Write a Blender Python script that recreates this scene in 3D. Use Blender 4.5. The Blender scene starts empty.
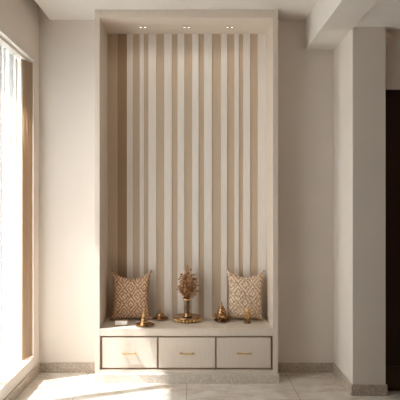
import bpy, bmesh, math, random
from mathutils import Vector, Matrix, noise
random.seed(7)
C = bpy.context.scene.collection
F = 551.0; CZ = 1.306
def X(px, Y): return (px-192)/F*Y

# ------------------------------------------------------------ materials
def srgb(r, g, b):
    f = lambda c: (c/255/12.92) if c/255 <= .04045 else ((c/255+.055)/1.055)**2.4
    return (f(r), f(g), f(b), 1)
class NT:
    def __init__(s, name):
        s.m = bpy.data.materials.new(name); s.m.use_nodes = True
        s.t = s.m.node_tree; s.n = s.t.nodes; s.l = s.t.links
        s.b = s.n['Principled BSDF']; s.out = s.n['Material Output']
    def new(s, ty, **kw):
        n = s.n.new(ty)
        for k, v in kw.items(): setattr(n, k, v)
        return n
    def link(s, a, b): s.l.new(a, b)
    def coord(s, scale=(1, 1, 1)):
        tc = s.new('ShaderNodeTexCoord'); mp = s.new('ShaderNodeMapping')
        mp.inputs['Scale'].default_value = scale
        s.link(tc.outputs['Object'], mp.inputs['Vector']); return mp.outputs['Vector']
    def noise(s, scale, detail=4, vec=None, rough=.5):
        n = s.new('ShaderNodeTexNoise'); n.inputs['Scale'].default_value = scale
        n.inputs['Detail'].default_value = detail; n.inputs['Roughness'].default_value = rough
        s.link(vec or s.coord(), n.inputs['Vector']); return n.outputs['Fac']
    def ramp(s, fac, stops, interp='LINEAR'):
        r = s.new('ShaderNodeValToRGB'); r.color_ramp.interpolation = interp
        e = r.color_ramp.elements
        while len(e) < len(stops): e.new(.5)
        for i, (p, c) in enumerate(stops): e[i].position = p; e[i].color = c
        s.link(fac, r.inputs['Fac']); return r.outputs['Color']
    def mix(s, fac, a, b, mode='MIX'):
        m = s.new('ShaderNodeMix', data_type='RGBA', blend_type=mode)
        for sock, v in ((m.inputs['Factor'], fac), (m.inputs['A'] if 0 else m.inputs[6], a), (m.inputs[7], b)):
            if isinstance(v, (int, float, tuple)): sock.default_value = v
            else: s.link(v, sock)
        return m.outputs[2]
    def math(s, op, a, b=0.0):
        m = s.new('ShaderNodeMath', operation=op)
        for i, v in enumerate((a, b)):
            if isinstance(v, (int, float)): m.inputs[i].default_value = v
            else: s.link(v, m.inputs[i])
        return m.outputs[0]
    def bump(s, h, strength, dist=.01):
        b = s.new('ShaderNodeBump'); b.inputs['Strength'].default_value = strength
        b.inputs['Distance'].default_value = dist
        s.link(h, b.inputs['Height']); s.link(b.outputs['Normal'], s.b.inputs['Normal'])
    def color(s, c):
        if isinstance(c, tuple): s.b.inputs['Base Color'].default_value = c
        else: s.link(c, s.b.inputs['Base Color'])
    def set(s, rough=.5, metal=0, spec=.5):
        s.b.inputs['Roughness'].default_value = rough; s.b.inputs['Metallic'].default_value = metal
        s.b.inputs['Specular IOR Level'].default_value = spec; return s.m

def paint(name, c, rough=.85, var=.03, spec=.25, sc=60):
    t = NT(name)
    c2 = tuple(max(0, v*(1-var)) for v in c[:3])+(1,)
    t.color(t.ramp(t.noise(3, 3), [(.35, c), (.7, c2)]))
    t.bump(t.noise(sc, 4), .06, .004)
    return t.set(rough, 0, spec)
WALL = paint('wall_paint', srgb(227, 219, 210))
REAR = paint('brown_wall_paint', srgb(134, 104, 78))
CEIL = paint('ceiling_paint', srgb(228, 223, 216))
def laminate(name, c, rough=.45):
    t = NT(name)
    v = t.coord((14, 14, 1.2))
    c2 = tuple(v_*.94 for v_ in c[:3])+(1,)
    t.color(t.ramp(t.noise(6, 5, v), [(.3, c), (.7, c2)]))
    return t.set(rough, 0, .3)
LAM = laminate('beige_laminate', srgb(223, 211, 197))
LAMD = laminate('shelf_laminate', srgb(223, 211, 196))
TAN = laminate('tan_stripe', srgb(204, 184, 161), .6)
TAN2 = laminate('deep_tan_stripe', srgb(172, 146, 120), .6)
WHT = laminate('ivory_stripe', srgb(238, 231, 222), .5)
GAP = paint('carcass_shadow_brown', srgb(172, 142, 116))
def stone(name, a, b, c, sc=90):
    t = NT(name)
    base = t.ramp(t.noise(9, 6, None, .65), [(.3, a), (.7, b)])
    sp = t.ramp(t.noise(sc, 3, None, .7), [(.48, (0, 0, 0, 1)), (.62, (1, 1, 1, 1))])
    t.color(t.mix(sp, base, c)); t.bump(t.noise(sc, 3), .1, .002)
    return t.set(.35, 0, .4)
GRAN = stone('skirting_granite', srgb(186, 172, 157), srgb(158, 143, 128), srgb(206, 196, 184))
PLIN = stone('plinth_marble', srgb(214, 204, 192), srgb(200, 188, 174), srgb(222, 214, 204), 60)
def floor_mat():
    t = NT('marble_floor_tiles')
    base = t.ramp(t.noise(2.2, 8, None, .6), [(.3, srgb(206, 196, 184)), (.5, srgb(228, 222, 213)), (.72, srgb(196, 184, 171))])
    n = t.noise(1.6, 10, t.coord((1, 1.8, 1)), .62)
    vein = t.math('ABSOLUTE', t.math('SUBTRACT', n, .5))
    vc = t.ramp(vein, [(0, (1, 1, 1, 1)), (.02, (.35, .35, .35, 1)), (.07, (0, 0, 0, 1))])
    cl = t.mix(t.math('MULTIPLY', vc, .75), base, srgb(190, 172, 153))
    tc = t.new('ShaderNodeTexCoord'); sx = t.new('ShaderNodeSeparateXYZ'); t.link(tc.outputs['Object'], sx.inputs[0])
    def joint(o, off, size):
        p = t.math('PINGPONG', t.math('ADD', o, off), size/2)
        return t.math('LESS_THAN', p, .0022)
    j = t.math('MAXIMUM', joint(sx.outputs[0], 0.037, .753), joint(sx.outputs[1], -3.1, 1.5))
    t.color(t.mix(j, cl, srgb(150, 134, 118)))
    t.set(.28, 0, .4); return t.m
FLOOR = floor_mat()
def metal(name, c, rough=.3, dark=None):
    t = NT(name)
    t.color(t.ramp(t.noise(60, 4), [(.35, c), (.7, dark or tuple(v*.6 for v in c[:3])+(1,))]))
    t.bump(t.noise(200, 2), .15, .001)
    return t.set(rough, .9, .5)
BRASS = metal('antique_brass', srgb(216, 176, 130), .24, srgb(150, 110, 74))
GOLD = metal('brushed_gold', srgb(240, 204, 146), .3, srgb(222, 180, 120))
DBRASS = metal('dark_brass', srgb(176, 138, 98), .3, srgb(100, 70, 46))
WOODD = laminate('dark_brown_door_wood', srgb(64, 40, 28), .5)
WOODR = laminate('dark_brown_rail_wood', srgb(78, 52, 38), .5)
WBOX = stone('white_marble_box', srgb(236, 230, 222), srgb(222, 214, 204), srgb(245, 240, 234), 50)
def cushion_mat(name, ground, line, dark, k):
    t = NT(name)
    tc = t.new('ShaderNodeTexCoord'); sx = t.new('ShaderNodeSeparateXYZ'); t.link(tc.outputs['Object'], sx.inputs[0])
    x, z = sx.outputs[0], sx.outputs[2]
    a = t.math('PINGPONG', t.math('MULTIPLY', x, k), 1.0)
    b = t.math('PINGPONG', t.math('MULTIPLY', z, k*.8), 1.0)
    d = t.math('ADD', a, b)
    rings = t.math('PINGPONG', t.math('MULTIPLY', d, 2.0), .5)
    wob = t.math('MULTIPLY', t.math('SUBTRACT', t.noise(90, 2), .5), .35)
    r = t.math('ADD', rings, wob)
    m1 = t.math('GREATER_THAN', r, .27)
    cells = t.new('ShaderNodeTexVoronoi'); cells.inputs['Scale'].default_value = 85
    t.link(t.coord((1, 1, 1)), cells.inputs['Vector'])
    spk = t.math('GREATER_THAN', t.noise(85, 2), .56)
    c = t.mix(m1, ground, line)
    c = t.mix(t.math('MULTIPLY', spk, .75), c, dark)
    c = t.mix(.25, c, t.ramp(cells.outputs['Distance'], [(0, line), (.7, ground)]))
    t.color(c)
    w = t.math('ADD', t.math('MULTIPLY', t.math('PINGPONG', t.math('MULTIPLY', x, 260), 1), .5), t.math('MULTIPLY', t.math('PINGPONG', t.math('MULTIPLY', z, 220), 1), .5))
    t.bump(w, .5, .003)
    return t.set(.95, 0, .1)
CUSHA = cushion_mat('brown_kilim_weave', srgb(190, 138, 94), srgb(240, 224, 202), srgb(118, 74, 46), 20)
CUSHB = cushion_mat('cream_kilim_weave', srgb(206, 172, 136), srgb(244, 232, 216), srgb(150, 104, 70), 18)
DRY = paint('dried_flower_tan', srgb(206, 162, 120), .95, .35)
DRY2 = paint('dried_flower_rust', srgb(150, 98, 62), .95, .3)
STEM = paint('dried_stem_brown', srgb(132, 92, 60), .95, .2)
def cloth(name, col, transp, transl, shade_band=None):
    t = NT(name); t.n.remove(t.b)
    d = t.new('ShaderNodeBsdfDiffuse'); tr = t.new('ShaderNodeBsdfTranslucent'); tp = t.new('ShaderNodeBsdfTransparent')
    c = t.ramp(t.noise(6, 2, t.coord((1, 6, .02))), [(.3, col), (.7, tuple(v*.93 for v in col[:3])+(1,))])
    t.link(c, d.inputs['Color']); t.link(c, tr.inputs['Color'])
    m = t.new('ShaderNodeMixShader'); m.inputs[0].default_value = transl
    t.link(d.outputs[0], m.inputs[1]); t.link(tr.outputs[0], m.inputs[2])
    m2 = t.new('ShaderNodeMixShader'); m2.inputs[0].default_value = transp
    t.link(m.outputs[0], m2.inputs[1]); t.link(tp.outputs[0], m2.inputs[2])
    if shade_band:   # pleat shading put into the voile as denser bands down the cloth
        tc = t.new('ShaderNodeTexCoord'); sx = t.new('ShaderNodeSeparateXYZ'); t.link(tc.outputs['Object'], sx.inputs[0])
        wob = t.math('MULTIPLY', t.noise(1, 2, t.coord((0, 9, 0))), .03)
        pp = t.math('PINGPONG', t.math('ADD', sx.outputs[1], wob), shade_band/2)
        k = t.ramp(t.math('MULTIPLY', pp, 2/shade_band), [(.36, (0, 0, 0, 1)), (.62, (1, 1, 1, 1))])
        t.link(t.math('SUBTRACT', transp, t.math('MULTIPLY', k, transp*.96)), m2.inputs[0])
        t.link(t.math('SUBTRACT', transl, t.math('MULTIPLY', k, transl*.82)), m.inputs[0])
    t.link(m2.outputs[0], t.out.inputs['Surface']); return t.m
SHEER = cloth('sheer_white_voile', srgb(228, 226, 222), .42, .42, .046)
DRAPE = cloth('beige_linen_drape', srgb(206, 186, 162), .0, .3)
def glass(name, tint, fac=.08):
    t = NT(name); t.n.remove(t.b)
    g = t.new('ShaderNodeBsdfGlossy'); g.inputs['Roughness'].default_value = .03
    tp = t.new('ShaderNodeBsdfTransparent'); tp.inputs['Color'].default_value = tint
    fr = t.new('ShaderNodeLayerWeight'); fr.inputs['Blend'].default_value = fac
    m = t.new('ShaderNodeMixShader'); t.link(fr.outputs['Facing'], m.inputs[0])
    t.link(tp.outputs[0], m.inputs[1]); t.link(g.outputs[0], m.inputs[2])
    t.link(m.outputs[0], t.out.inputs['Surface']); return t.m
PANE = glass('window_glass', (.97, .97, .97, 1))
VGLASS = glass('vase_smoked_glass', srgb(255, 244, 226), .55)
ALU = paint('window_frame_white', srgb(225, 220, 212), .4)
def emit(name, c, s):
    t = NT(name); t.b.inputs['Emission Color'].default_value = c; t.b.inputs['Emission Strength'].default_value = s
    t.color(c); return t.m
LED = emit('spotlight_led', (1, .94, .86, 1), 1.5)

# ------------------------------------------------------------ helpers
def box(bm, x0, x1, y0, y1, z0, z1, mi=0, bev=0):
    vs = [bm.verts.new(p) for p in ((x0,y0,z0),(x1,y0,z0),(x1,y1,z0),(x0,y1,z0),(x0,y0,z1),(x1,y0,z1),(x1,y1,z1),(x0,y1,z1))]
    fs = [bm.faces.new([vs[i] for i in f]) for f in ((0,3,2,1),(4,5,6,7),(0,1,5,4),(1,2,6,5),(2,3,7,6),(3,0,4,7))]
    for f in fs: f.material_index = mi
    if bev:
        es = list({e for f in fs for e in f.edges})
        bmesh.ops.bevel(bm, geom=es, offset=bev, segments=2, affect='EDGES', profile=.6)
def B(*a, **k):
    bm = bmesh.new(); box(bm, *a, **k); return bm
def obj(name, bm, mats, parent=None, smooth=False, loc=None, **props):
    me = bpy.data.meshes.new(name); bmesh.ops.recalc_face_normals(bm, faces=bm.faces)
    bm.to_mesh(me); bm.free()
    for m in (mats if isinstance(mats, (list, tuple)) else [mats]): me.materials.append(m)
    if smooth:
        for p in me.polygons: p.use_smooth = True
    o = bpy.data.objects.new(name, me); C.objects.link(o)
    if loc: o.location = loc
    if parent: o.parent = parent
    for k, v in props.items(): o[k] = v
    return o
def struct(name, bm, mats, parent=None, **k):
    o = obj(name, bm, mats, parent, **k)
    if not parent: o['kind'] = 'structure'
    return o
def thing(name, label, cat, loc=(0, 0, 0), rz=0, group=None):
    o = bpy.data.objects.new(name, None); C.objects.link(o); o.location = loc; o.rotation_euler = (0, 0, rz)
    o.empty_display_size = .05
    o['label'] = label; o['category'] = cat
    if group: o['group'] = group
    return o
def lathe(bm, prof, n=32, c=(0, 0), ripple=0, rn=8, mi=0):
    rings = []
    for r, z in prof:
        if r < 1e-5: rings.append([bm.verts.new((c[0], c[1], z))]); continue
        rings.append([bm.verts.new((c[0]+r*(1+ripple*math.cos(rn*t))*math.cos(t), c[1]+r*(1+ripple*math.cos(rn*t))*math.sin(t), z))
                      for t in (2*math.pi*i/n for i in range(n))])
    for a, b in zip(rings, rings[1:]):
        for i in range(n):
            j = (i+1) % n
            if len(a) == 1 and len(b) == 1: continue
            if len(a) == 1: f = bm.faces.new((a[0], b[j], b[i]))
            elif len(b) == 1: f = bm.faces.new((a[i], a[j], b[0]))
            else: f = bm.faces.new((a[i], a[j], b[j], b[i]))
            f.material_index = mi
    return bm
def ball(bm, p, r, s=(1, 1, 1), sub=2, rot=None, mi=0):
    M = Matrix.Translation(p) @ (rot or Matrix.Identity(4)) @ Matrix.Diagonal((s[0]*r, s[1]*r, s[2]*r, 1))
    g = bmesh.ops.create_icosphere(bm, subdivisions=sub, radius=1, matrix=M)
    for v in g['verts']:
        for f in v.link_faces: f.material_index = mi
def tube(bm, pts, r0, r1=None, n=6):
    r1 = r0 if r1 is None else r1; rings = []
    for i, p in enumerate(pts):
        p = Vector(p); d = (Vector(pts[min(i+1, len(pts)-1)])-Vector(pts[max(i-1, 0)])).normalized()
        u = d.cross(Vector((.31, .9, .2))).normalized(); v = d.cross(u); r = r0+(r1-r0)*i/(len(pts)-1)
        rings.append([bm.verts.new(p+r*(math.cos(t)*u+math.sin(t)*v)) for t in (2*math.pi*k/n for k in range(n))])
    for a, b in zip(rings, rings[1:]):
        for k in range(n): bm.faces.new((a[k], a[(k+1) % n], b[(k+1) % n], b[k]))
    bm.faces.new(rings[0][::-1]); bm.faces.new(rings[-1])

# ------------------------------------------------------------ room shell
YB = 4.233; XL = -1.175; ZC = 2.704; XB0, XB1 = .872, 1.087; ZB = 2.476; YC = 3.727; XC = 1.309
WY0, WY1, WZ0, WZ1 = 1.9, 4.085, .153, 2.359
XR, YR = 2.7, -2.2
struct('floor', B(XL-.25, XR+.15, YR-.15, 4.6, -.12, 0), FLOOR)
bm = bmesh.new(); box(bm, XL+.084, XB0, YR, 4.45, ZC, ZC+.05); box(bm, XL-.25, XL+.084, YR, 4.45, 2.95, 3.0)
box(bm, XL+.084, XL+.10, YR, 4.45, ZC+.05, 2.95)
struct('ceiling', bm, CEIL)
# beam with a rounded corner where it meets the wall
bm = bmesh.new(); box(bm, XB0, XB1, YR, YB, ZB, 2.95)
struct('ceiling_beam', bm, CEIL)
struct('ceiling_side', B(XB1, XR, YR, 4.45, ZB+.012, 2.95), CEIL)
bm = bmesh.new()
box(bm, XL-.25, -.7065, YB, 4.46, 0, 2.95); box(bm, .6255, XB1+.05, YB, 4.46, 0, 2.95); box(bm, -.7065, .6255, 4.42, 4.46, 0, 2.95)
struct('wall_back', bm, WALL)
bm = bmesh.new()
box(bm, XL-.25, XL, YR, WY0, 0, 2.95); box(bm, XL-.25, XL, WY1, YB, 0, 2.95)
box(bm, XL-.25, XL, WY0, WY1, 0, WZ0); box(bm, XL-.25, XL, WY0, WY1, WZ1, 2.95)
struct('wall_left', bm, WALL)
struct('wall_right', B(XR, XR+.15, YR, 4.45, 0, 2.95), REAR)
struct('wall_rear', B(XL-.25, XR+.15, YR-.15, YR, 0, 2.95), REAR)
struct('wall_column', B(XB1, XC, YC, YB, 0, ZB+.012), WALL)
YD = 3.79
bm = bmesh.new(); box(bm, XC, XR, YD, YD+.2, 2.085, ZB+.012); box(bm, 2.25, XR, YD, YD+.2, 0, 2.085)
box(bm, XC, XR, 4.3, 4.4, 0, 2.085)
struct('wall_door_side', bm, WALL)
d = struct('door_1', B(XC+.002, 2.248, YD+.03, YD+.075, .005, 2.083, bev=.002), WOODD)
obj('bottom_rail', B(XC+.004, 2.246, YD+.012, YD+.03, .005, .17, bev=.003), WOODR, d, label='slightly lighter brown bottom rail')
H = .073; T = .014
struct('baseboard_back', (lambda b: (box(b, XL, -.7065, YB-T, YB, 0, H, bev=.002), box(b, .6255, XB1-T, YB-T, YB, 0, H, bev=.002), b)[2])(bmesh.new()), GRAN)
struct('baseboard_left', B(XL, XL+T*.6, YR, YB-T, 0, H, bev=.002), GRAN)
bm = bmesh.new(); box(bm, XB1-T, XB1, YC, YB, 0, H, bev=.002); box(bm, XB1-T, XC+T*.6, YC-T, YC, 0, H, bev=.002)
struct('baseboard_right', bm, GRAN)

# window in the left wall
w = struct('window_1', B(XL-.215, XL-.165, WY1-.05, WY1, WZ0, WZ1), ALU)
bm = bmesh.new()
box(bm, XL-.215, XL-.165, WY0, WY0+.05, WZ0, WZ1)
box(bm, XL-.215, XL-.165, WY0+.05, WY1-.05, WZ0, WZ0+.05); box(bm, XL-.215, XL-.165, WY0+.05, WY1-.05, WZ1-.05, WZ1)
obj('window_frame', bm, ALU, w)
for y in (2.3, 3.42):
    obj('mullion', B(XL-.215, XL-.165, y-.03, y+.03, WZ0+.05, WZ1-.05), ALU, w)
obj('pane', B(XL-.193, XL-.187, WY0+.05, WY1-.05, WZ0+.05, WZ1-.05), PANE, w)
obj('window_sill', B(XL-.165, XL+.004, WY0, WY1-.001, WZ0, WZ0+.006), GRAN if 0 else WALL, w)
obj('head_lip', B(XL-.012, XL+.005, WY0, WY1, WZ1-.008, WZ1+.004), ALU, w)

def curtain(bm, pts_fn, y0, y1, step, z0, z1, nz=3):
    n = int((y1-y0)/step); prev = None
    for i in range(n+1):
        y = y0+(y1-y0)*i/n; col = []
        for k in range(nz+1):
            z = z0+(z1-z0)*k/nz; col.append(bm.verts.new(pts_fn(y, k/nz)+(z,)))
        if prev:
            for k in range(nz): bm.faces.new((prev[k], col[k], col[k+1], prev[k+1]))
        prev = col
def sheer(y, v):
    a = .014
    ph = 2*math.pi*y/.072 + .9*math.sin(y*23)+.5*math.sin(y*41)
    return (XL-.082+a*math.sin(ph)*(1-.15*v)+.004*math.sin(y*9+v*2), y+.006*math.cos(ph))
bm = bmesh.new(); curtain(bm, sheer, WY0+.03, 3.965, .004, WZ0+.012, WZ1-.022)
o = obj('sheer_curtain', bm, SHEER, smooth=True, label='floor-length white sheer pleated curtain across the window on the left', category='curtain')
def drape(y, v):
    ph = 2*math.pi*(y-3.968)/.026
    return (XL-.058+.040*(y-3.97)/.1+.011*math.sin(ph), y)
bm = bmesh.new(); curtain(bm, drape, 3.972, 4.083, .0015, WZ0+.008, WZ1-.022)
o = obj('side_curtain', bm, DRAPE, smooth=True, label='beige drape gathered tight at the far end of the window', category='curtain')
md = o.modifiers.new('s', 'SOLIDIFY'); md.thickness = .002
tr = obj('curtain_track', B(XL-.10, XL-.035, WY0, WY1-.002, WZ1-.02, WZ1-.001), ALU, label='thin white curtain track under the window head', category='curtain track')

# ------------------------------------------------------------ alcove unit
Y0 = 4.0; YN = 4.386
xo0, xi0, xi1, xo1 = -.7056, -.670, .588, .6243
zi = 2.643; zs = .386
u = thing('display_alcove', 'tall beige built-in alcove with striped back, bench shelf and three drawers', 'alcove', ((xo0+xo1)/2, Y0, 0))
ux, uy = (xo0+xo1)/2, Y0
def ub(name, bm, mats, parent=None, **k):
    if parent is None: bmesh.ops.translate(bm, verts=bm.verts, vec=(-ux, -uy, 0)); return obj(name, bm, mats, u, **k)
    bmesh.ops.translate(bm, verts=bm.verts, vec=(-ux, -uy, 0)); return obj(name, bm, mats, parent, **k)
ub('side_panel', B(xo0, xi0, Y0, 4.418, .065, 2.703, bev=.0015), LAM)
ub('side_panel', B(xi1, xo1, Y0, 4.418, .065, 2.703, bev=.0015), LAM)
ub('top_panel', B(xi0, xi1, Y0+.001, 4.418, zi, 2.703, bev=.001), LAM)
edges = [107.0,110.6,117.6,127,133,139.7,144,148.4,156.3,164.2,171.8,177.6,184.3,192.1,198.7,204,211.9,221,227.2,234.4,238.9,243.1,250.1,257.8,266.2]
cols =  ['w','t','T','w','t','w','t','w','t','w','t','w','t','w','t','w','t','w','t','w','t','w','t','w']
bm = bmesh.new(); xs = [X(e, YN) for e in edges]; xs[0] = xi0; xs[-1] = xi1
box(bm, xi0, xi1, YN+.004, 4.418, zs, zi, 0)
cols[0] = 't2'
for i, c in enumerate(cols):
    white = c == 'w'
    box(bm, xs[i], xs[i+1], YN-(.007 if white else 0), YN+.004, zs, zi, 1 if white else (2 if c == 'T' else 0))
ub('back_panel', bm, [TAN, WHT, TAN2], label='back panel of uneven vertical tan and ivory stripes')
ub('shelf', B(xi0, xi1, Y0+.001, 4.418, .3325, zs, bev=.002), LAMD)
ub('bottom_rail', B(xi0, xi1, Y0+.001, 4.418, .065, .0865, bev=.001), LAM)
bm = bmesh.new(); box(bm, xi0, xi1, 4.03, 4.05, .0865, .3325)
for xx in (X(157.8, Y0), X(215.8, Y0)): box(bm, xx-.004, xx+.004, Y0+.012, 4.03, .0865, .3325)
ub('carcass', bm, GAP)
zt, zb = .3205, .1015
for a, b, hc in ((102.3, 157, 129.7), (158.7, 215, 187), (216.7, 270.8, 244.2)):
    dr = ub('drawer', B(X(a, Y0), X(b, Y0), Y0+.003, 4.028, zb, zt, bev=.0015), LAM)
    hx = X(hc, Y0); bm = bmesh.new(); hz = .208
    box(bm, hx-.055, hx+.055, Y0-.024, Y0-.016, hz-.004, hz+.004, bev=.0015)
    for s in (-1, 1): box(bm, hx+s*.042-.004, hx+s*.042+.004, Y0-.018, Y0+.003, hz-.003, hz+.003)
    ub('handle', bm, GOLD, dr, label='slim brass bar handle')
ub('plinth', B(X(94.3, 3.964), X(279.2, 3.964), 3.962, 4.2, 0, .065, bev=.002), PLIN, label='speckled pale stone plinth')

# spotlights in the alcove soffit
SP = [(-.375, 'leftmost of the three small twin-bulb downlights in the alcove ceiling'), (-.041, 'middle one of the three small twin-bulb downlights in the alcove ceiling'), (.287, 'rightmost of the three small twin-bulb downlights in the alcove ceiling')]
def spot_parts(t):
    bm = bmesh.new(); box(bm, -.032, .032, -.018, .018, -.004, 0, bev=.0015)
    yield obj('trim', bm, ALU, t)
    for s in (-1, 1):
        bm = bmesh.new(); lathe(bm, [(0, -.0065), (.008, -.0065), (.011, -.005), (.011, -.003)], 16, (s*.016, 0))
        r = obj('bulb', bm, LED, t, smooth=True)
        bm = bmesh.new(); lathe(bm, [(.0115, -.004), (.0145, -.009), (.016, -.004)], 20, (s*.016, 0)); obj('bezel', bm, DBRASS, r, smooth=True)
first = None
for x, lab in SP:
    if first is None:
        first = t = thing('downlight', lab, 'downlight', (x, 4.20, zi), 0, 'downlights in the alcove ceiling'); list(spot_parts(t))
    else:
        t = first.copy(); C.objects.link(t); t.location = (x, 4.20, zi); t['label'] = lab
        for ch in list(first.children):
            c = ch.copy(); C.objects.link(c); c.parent = t
            for g in list(ch.children):
                h = g.copy(); C.objects.link(h); h.parent = c

# ------------------------------------------------------------ cushions
def cushion(name, label, mat, loc, W, Hh, T, tilt, rz, ry, seed, sag=.17):
    bm = bmesh.new(); N = 36; grid = {}
    for side in (-1, 1):
        for i in range(N+1):
            for j in range(N+1):
                a, b = -1+2*i/N, -1+2*j/N
                if side == 1 and (i in (0, N) or j in (0, N)): grid[side, i, j] = grid[-1, i, j]; continue
                cx = .15; cz = sag if b > 0 else .06
                x = W/2*a*(1-cx*(1-b*b)); z = Hh/2*b*(1-cz*(1-abs(a)**1.9)*abs(b))
                th = T/2*((1-a*a)*(1-b*b))**.34
                th *= 1+.12*noise.noise(Vector((a*1.7+seed, b*1.7, side)))
                x += .004*noise.noise(Vector((b*3, seed, a)))
                grid[side, i, j] = bm.verts.new((x, side*th, z+Hh/2))
    for side in (-1, 1):
        for i in range(N):
            for j in range(N):
                q = [grid[side, i, j], grid[side, i+1, j], grid[side, i+1, j+1], grid[side, i, j+1]]
                bm.faces.new(q)
    # corner tufts
    for sx in (-1, 1):
        for sz in (0, 1): ball(bm, (sx*W/2*.985, 0, Hh*sz+(-.006 if sz else .008)), .009, (1.1, .9, 1.2), 2)
    bmesh.ops.translate(bm, verts=bm.verts, vec=(0, 0, 0))
    o = obj(name, bm, mat, smooth=True, loc=loc, label=label, category='cushion')
    o['group'] = 'patterned cushions on the alcove bench'
    o.rotation_euler = (tilt, ry, rz); return o
cushion('cushion', 'brown and cream diamond-woven cushion at the left end of the bench', CUSHA, (X(131, 4.30), 4.288, zs+.005), .312, .38, .13, -.06, .08, .015, 1, .34)
cushion('cushion', 'paler cream and tan woven cushion at the right end of the bench', CUSHB, (X(244.5, 4.30), 4.288, zs+.005), .292, .385, .13, -.06, -.1, .02, 5, .30)

# ------------------------------------------------------------ brassware
# tray with beaded rim
cx, cy = X(187.3, 4.272), 4.268
t = thing('round_tray', 'round brass tray with beaded rim at the middle of the bench', 'tray', (cx, cy, zs))
bm = bmesh.new(); lathe(bm, [(0, .003), (.07, .003), (.075, 0), (.09, 0), (.094, .008), (.09, .016), (.102, .022), (.107, .032), (.104, .038), (.096, .038), (.092, .034), (0, .034)], 48)
obj('tray_body', bm, BRASS, t, smooth=True)
bm = bmesh.new()
for k in range(24):
    a = 2*math.pi*k/24; ball(bm, (.1*math.cos(a), .1*math.sin(a), .0155), .0115, sub=2)
obj('beaded_rim', bm, GOLD, t, smooth=True, label='bright brass beads round the side')
# vase
vz = zs+.034
v = thing('flower_vase', 'slim smoked glass and brass vase holding dried flowers', 'vase', (cx, cy, vz))
bm = bmesh.new(); lathe(bm, [(0, 0), (.034, 0), (.036, .006), (.026, .012), (.022, .02), (.0265, .03), (0, .03)], 28); obj('foot', bm, BRASS, v, smooth=True)
bm = bmesh.new(); lathe(bm, [(.024, .03), (.027, .05), (.027, .1), (.030, .135), (.027, .135), (.024, .1), (.024, .05), (.021, .031)], 28); obj('glass_body', bm, VGLASS, v, smooth=True)
bm = bmesh.new(); lathe(bm, [(.0305, .128), (.032, .13), (.032, .137), (.0295, .139), (.0285, .132)], 28); obj('rim', bm, GOLD, v, smooth=True)
q = thing('dried_bouquet', 'loose bunch of brown dried flowers standing in the vase', 'dried flowers', (cx, cy, vz+.035))
NS = 38
for k in range(NS):
    a = 2.4*k+random.uniform(-.3, .3); sp = math.sqrt((k+.5)/NS)
    R = .088*sp*random.uniform(.8, 1.05); h = (.345-.15*sp**1.5)*random.uniform(.78, 1.08)
    if R*math.sin(a) > .07: R *= .75
    p1 = Vector((R*math.cos(a), R*math.sin(a), h)); p0 = Vector((.014*sp*math.cos(a), .014*sp*math.sin(a), .002))
    mid = Vector((.018*sp*math.cos(a), .018*sp*math.sin(a), .10))
    pts = [p0]+[(mid*(1-t_)**2+2*t_*(1-t_)*(Vector((p1.x*.45, p1.y*.45, .1+(h-.1)*.6)))+p1*t_*t_) for t_ in (0, .25, .5, .75, 1)]
    bm = bmesh.new(); tube(bm, pts, .0016, .0009, 5)
    # side twigs
    st = obj('stem', bm, STEM, q, smooth=True)
    bm = bmesh.new()
    for j in range(16):
        tt = random.uniform(.3, 1.0); i = min(int(tt*4), 3); fr = tt*4-i
        b0 = pts[1+i].lerp(pts[min(2+i, 5)], fr); p = b0+Vector([random.gauss(0, .010) for _ in range(3)])
        tube(bm, [b0, p], .0009, .0007, 4)
        rot = Matrix.Rotation(random.uniform(0, 3), 4, Vector((random.random(), random.random(), random.random()+.1)))
        if j % 3: ball(bm, p, random.uniform(.005, .0085), (1, .7, 1.3), 1, rot)
        else: ball(bm, p, .015, (.35, .12, 1), 1, rot)
    tube(bm, pts[1:], .0012, .0007, 5)
    obj('flower_head', bm, DRY if k % 3 else DRY2, st, smooth=False)

def dish(name, label, x, y, r, h=.012, mat=BRASS, group='round brass dishes on the bench'):
    bm = bmesh.new(); lathe(bm, [(0, 0), (r*.6, 0), (r*.66, .003), (r*.95, h*.75), (r, h), (r*.97, h+.002), (r*.9, h*.75), (r*.62, .006), (0, .006)], 40, ripple=.012, rn=20)
    o = obj(name, bm, mat, smooth=True, loc=(x, y, zs), label=label, category='dish'); o['group'] = group; return o
# stupa incense holder
x, y = X(144.6, 4.1), 4.10
dish('brass_dish', 'brass dish nearest the bench front, under the tall pointed spire', x, y, .073, .011)
t = thing('incense_holder', 'tall pointed brass stupa-shaped incense holder on the front left dish', 'incense holder', (x-.006, y, zs+.006))
bm = bmesh.new(); lathe(bm, [(0, 0), (.032, 0), (.034, .004), (.03, .009), (.027, .011), (.031, .016), (.031, .022), (.025, .026), (.022, .028), (.026, .034), (.025, .043), (.018, .052), (.012, .056), (0, .057)], 32)
obj('body', bm, BRASS, t, smooth=True)
bm = bmesh.new(); pr = []; z = .054
for k in range(5):
    r = .0195-.0034*k; pr += [(r*.75, z), (r, z+.003), (r, z+.006), (r*.7, z+.0085)]; z += .0095
pr += [(.003, z+.004), (.002, z+.026), (0, z+.030)]
lathe(bm, [(0, .054)]+pr, 20); obj('spire', bm, GOLD, t, smooth=True)
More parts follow.
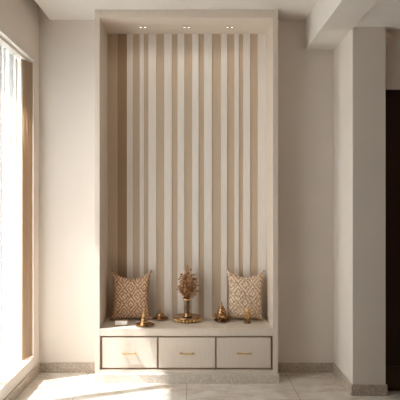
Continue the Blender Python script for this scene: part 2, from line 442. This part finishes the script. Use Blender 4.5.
# bell dome
x, y = X(160.5, 4.315), 4.312
dish('brass_dish', 'brass dish at the back of the bench, under the low domed lid', x, y, .062, .013)
t = thing('domed_pot', 'small domed brass pot with a knob on the back dish', 'pot', (x, y, zs+.006))
bm = bmesh.new(); lathe(bm, [(0, 0), (.027, 0), (.03, .004), (.031, .014), (.033, .02), (.031, .024), (0, .025)], 28, ripple=.03, rn=12); obj('bowl', bm, BRASS, t, smooth=True)
bm = bmesh.new(); lathe(bm, [(0, .024), (.031, .0245), (.031, .030), (.027, .041), (.018, .047), (.008, .05), (.005, .053), (.008, .058), (.008, .062), (.004, .068), (.002, .08), (0, .086)], 28); obj('lid', bm, BRASS, t, smooth=True)
# marble box
x, y = X(121.4, 4.11), 4.115
t = thing('trinket_box', 'small white stone box with brass trim beside the left cushion', 'box', (x, y, zs), .05)
bm = bmesh.new(); box(bm, -.044, .044, -.022, .022, .006, .03, bev=.002); obj('body', bm, WBOX, t)
bm = bmesh.new(); box(bm, -.046, .046, -.024, .024, .03, .036, bev=.0015); obj('lid', bm, WBOX, t)
for sx in (-1, 1):
    for sy in (-1, 1):
        bm = bmesh.new(); lathe(bm, [(0, 0), (.0045, 0), (.006, .006), (0, .0065)], 12, (sx*.037, sy*.016)); obj('foot', bm, GOLD, t, smooth=True)
bm = bmesh.new()
for k in range(5): ball(bm, (-.026+.014*k, .004*(-1)**k, .0385), .006, (1.2, 1, .6), 2)
obj('brass_ornament', bm, BRASS, t, smooth=True, label='row of brass studs on the lid')
# lotus lamp
x, y = X(221.6, 4.255), 4.25
dish('brass_dish', 'dark brass dish right of the tray, under the lotus-petalled lamp', x, y, .064, .012, DBRASS)
t = thing('lotus_lamp', 'brass lotus-petalled oil lamp with stacked rings rising to a point', 'oil lamp', (x, y, zs+.006))
bm = bmesh.new(); lathe(bm, [(0, 0), (.036, 0), (.042, .008), (.045, .022), (.042, .034), (.034, .044), (.031, .047), (.036, .054), (.037, .066), (.031, .078), (.025, .081), (.029, .088), (.026, .096), (.018, .100), (.020, .106), (.013, .113), (.009, .116), (.009, .122), (.004, .132), (.002, .145), (0, .15)], 32)
obj('body', bm, BRASS, t, smooth=True)
for k in range(8):
    a = 2*math.pi*k/8+.2; bm = bmesh.new()
    rot = Matrix.Rotation(a, 4, 'Z') @ Matrix.Rotation(.55, 4, 'Y')
    ball(bm, (.046*math.cos(a), .046*math.sin(a), .028), .028, (.25, .55, 1), 2, rot)
    obj('petal', bm, BRASS, t, smooth=True)
# small figure / goblet burner
x, y = X(247.2, 4.19), 4.19
t = thing('pierced_burner', 'small pale brass pierced burner in front of the right cushion', 'burner', (x, y, zs))
bm = bmesh.new(); lathe(bm, [(0, 0), (.027, 0), (.029, .006), (.02, .012), (.011, .018), (.014, .024), (.026, .032), (.03, .046), (.026, .06), (.016, .068), (0, .069)], 28, ripple=.05, rn=9); obj('bowl', bm, DBRASS, t, smooth=True)
bm = bmesh.new()
for k in range(12):
    a = 2*math.pi*k/12
    tube(bm, [(.031*math.cos(a+s)*c_, .031*math.sin(a+s)*c_, zz) for s, c_, zz in ((0, .8, .03), (.15, 1, .045), (.3, .88, .06), (.45, .6, .07))], .0025, .002, 6)
obj('lattice', bm, WBOX if 0 else GOLD, t, smooth=True)
bm = bmesh.new(); lathe(bm, [(0, .066), (.014, .067), (.01, .074), (.008, .078), (.016, .086), (.018, .095), (.014, .104), (.006, .109), (.004, .114), (0, .118)], 20, ripple=.04, rn=7); obj('finial', bm, GOLD, t, smooth=True)

for x, lab in SP:
    l = bpy.data.lights.new('alcove_spot', 'SPOT'); l.energy = .6; l.color = (1, .93, .84); l.spot_size = 2.4; l.spot_blend = 1; l.shadow_soft_size = .02
    lo = bpy.data.objects.new('alcove_spot', l); C.objects.link(lo); lo.location = (x, 4.20, zi-.02)
# ------------------------------------------------------------ light
W = bpy.data.worlds.new('World'); bpy.context.scene.world = W; W.use_nodes = True
bg = W.node_tree.nodes['Background']; bg.inputs['Color'].default_value = (.87, .95, 1, 1); bg.inputs['Strength'].default_value = 3.3
s = bpy.data.lights.new('sun', 'SUN'); s.energy = 21; s.angle = .03; s.color = (1, 1, 1)
so = bpy.data.objects.new('sun', s); C.objects.link(so)
el, az = math.radians(60), math.radians(23)
dv = Vector((math.cos(el)*math.cos(az), math.cos(el)*math.sin(az), -math.sin(el)))
so.rotation_euler = dv.to_track_quat('-Z', 'Y').to_euler(); so.location = (-4, 1, 6)
p = bpy.data.lights.new('window_portal', 'AREA'); p.shape = 'RECTANGLE'; p.size = WY1-WY0; p.size_y = WZ1-WZ0; p.cycles.is_portal = True
po = bpy.data.objects.new('window_portal', p); C.objects.link(po); po.location = (XL-.24, (WY0+WY1)/2, (WZ0+WZ1)/2)
po.rotation_euler = Matrix(((0, 0, -1), (1, 0, 0), (0, -1, 0))).to_euler() if 0 else Vector((1, 0, 0)).to_track_quat('-Z', 'Z').to_euler()

cam = bpy.data.cameras.new('camera'); co = bpy.data.objects.new('camera', cam); C.objects.link(co)
co.location = (0, 0, CZ); co.rotation_euler = (math.pi/2, 0, 0)
cam.sensor_width = 36; cam.lens = F/400*36; cam.shift_x = 8/400; cam.shift_y = 2/400; cam.clip_start = .05
S = bpy.context.scene; S.camera = co
S.view_settings.view_transform = 'Standard'; S.view_settings.look = 'None'; S.view_settings.gamma = 1
S.view_settings.use_curve_mapping = False; S.view_settings.exposure = 1.14
S.cycles.max_bounces = 14; S.cycles.diffuse_bounces = 10; S.cycles.transparent_max_bounces = 24
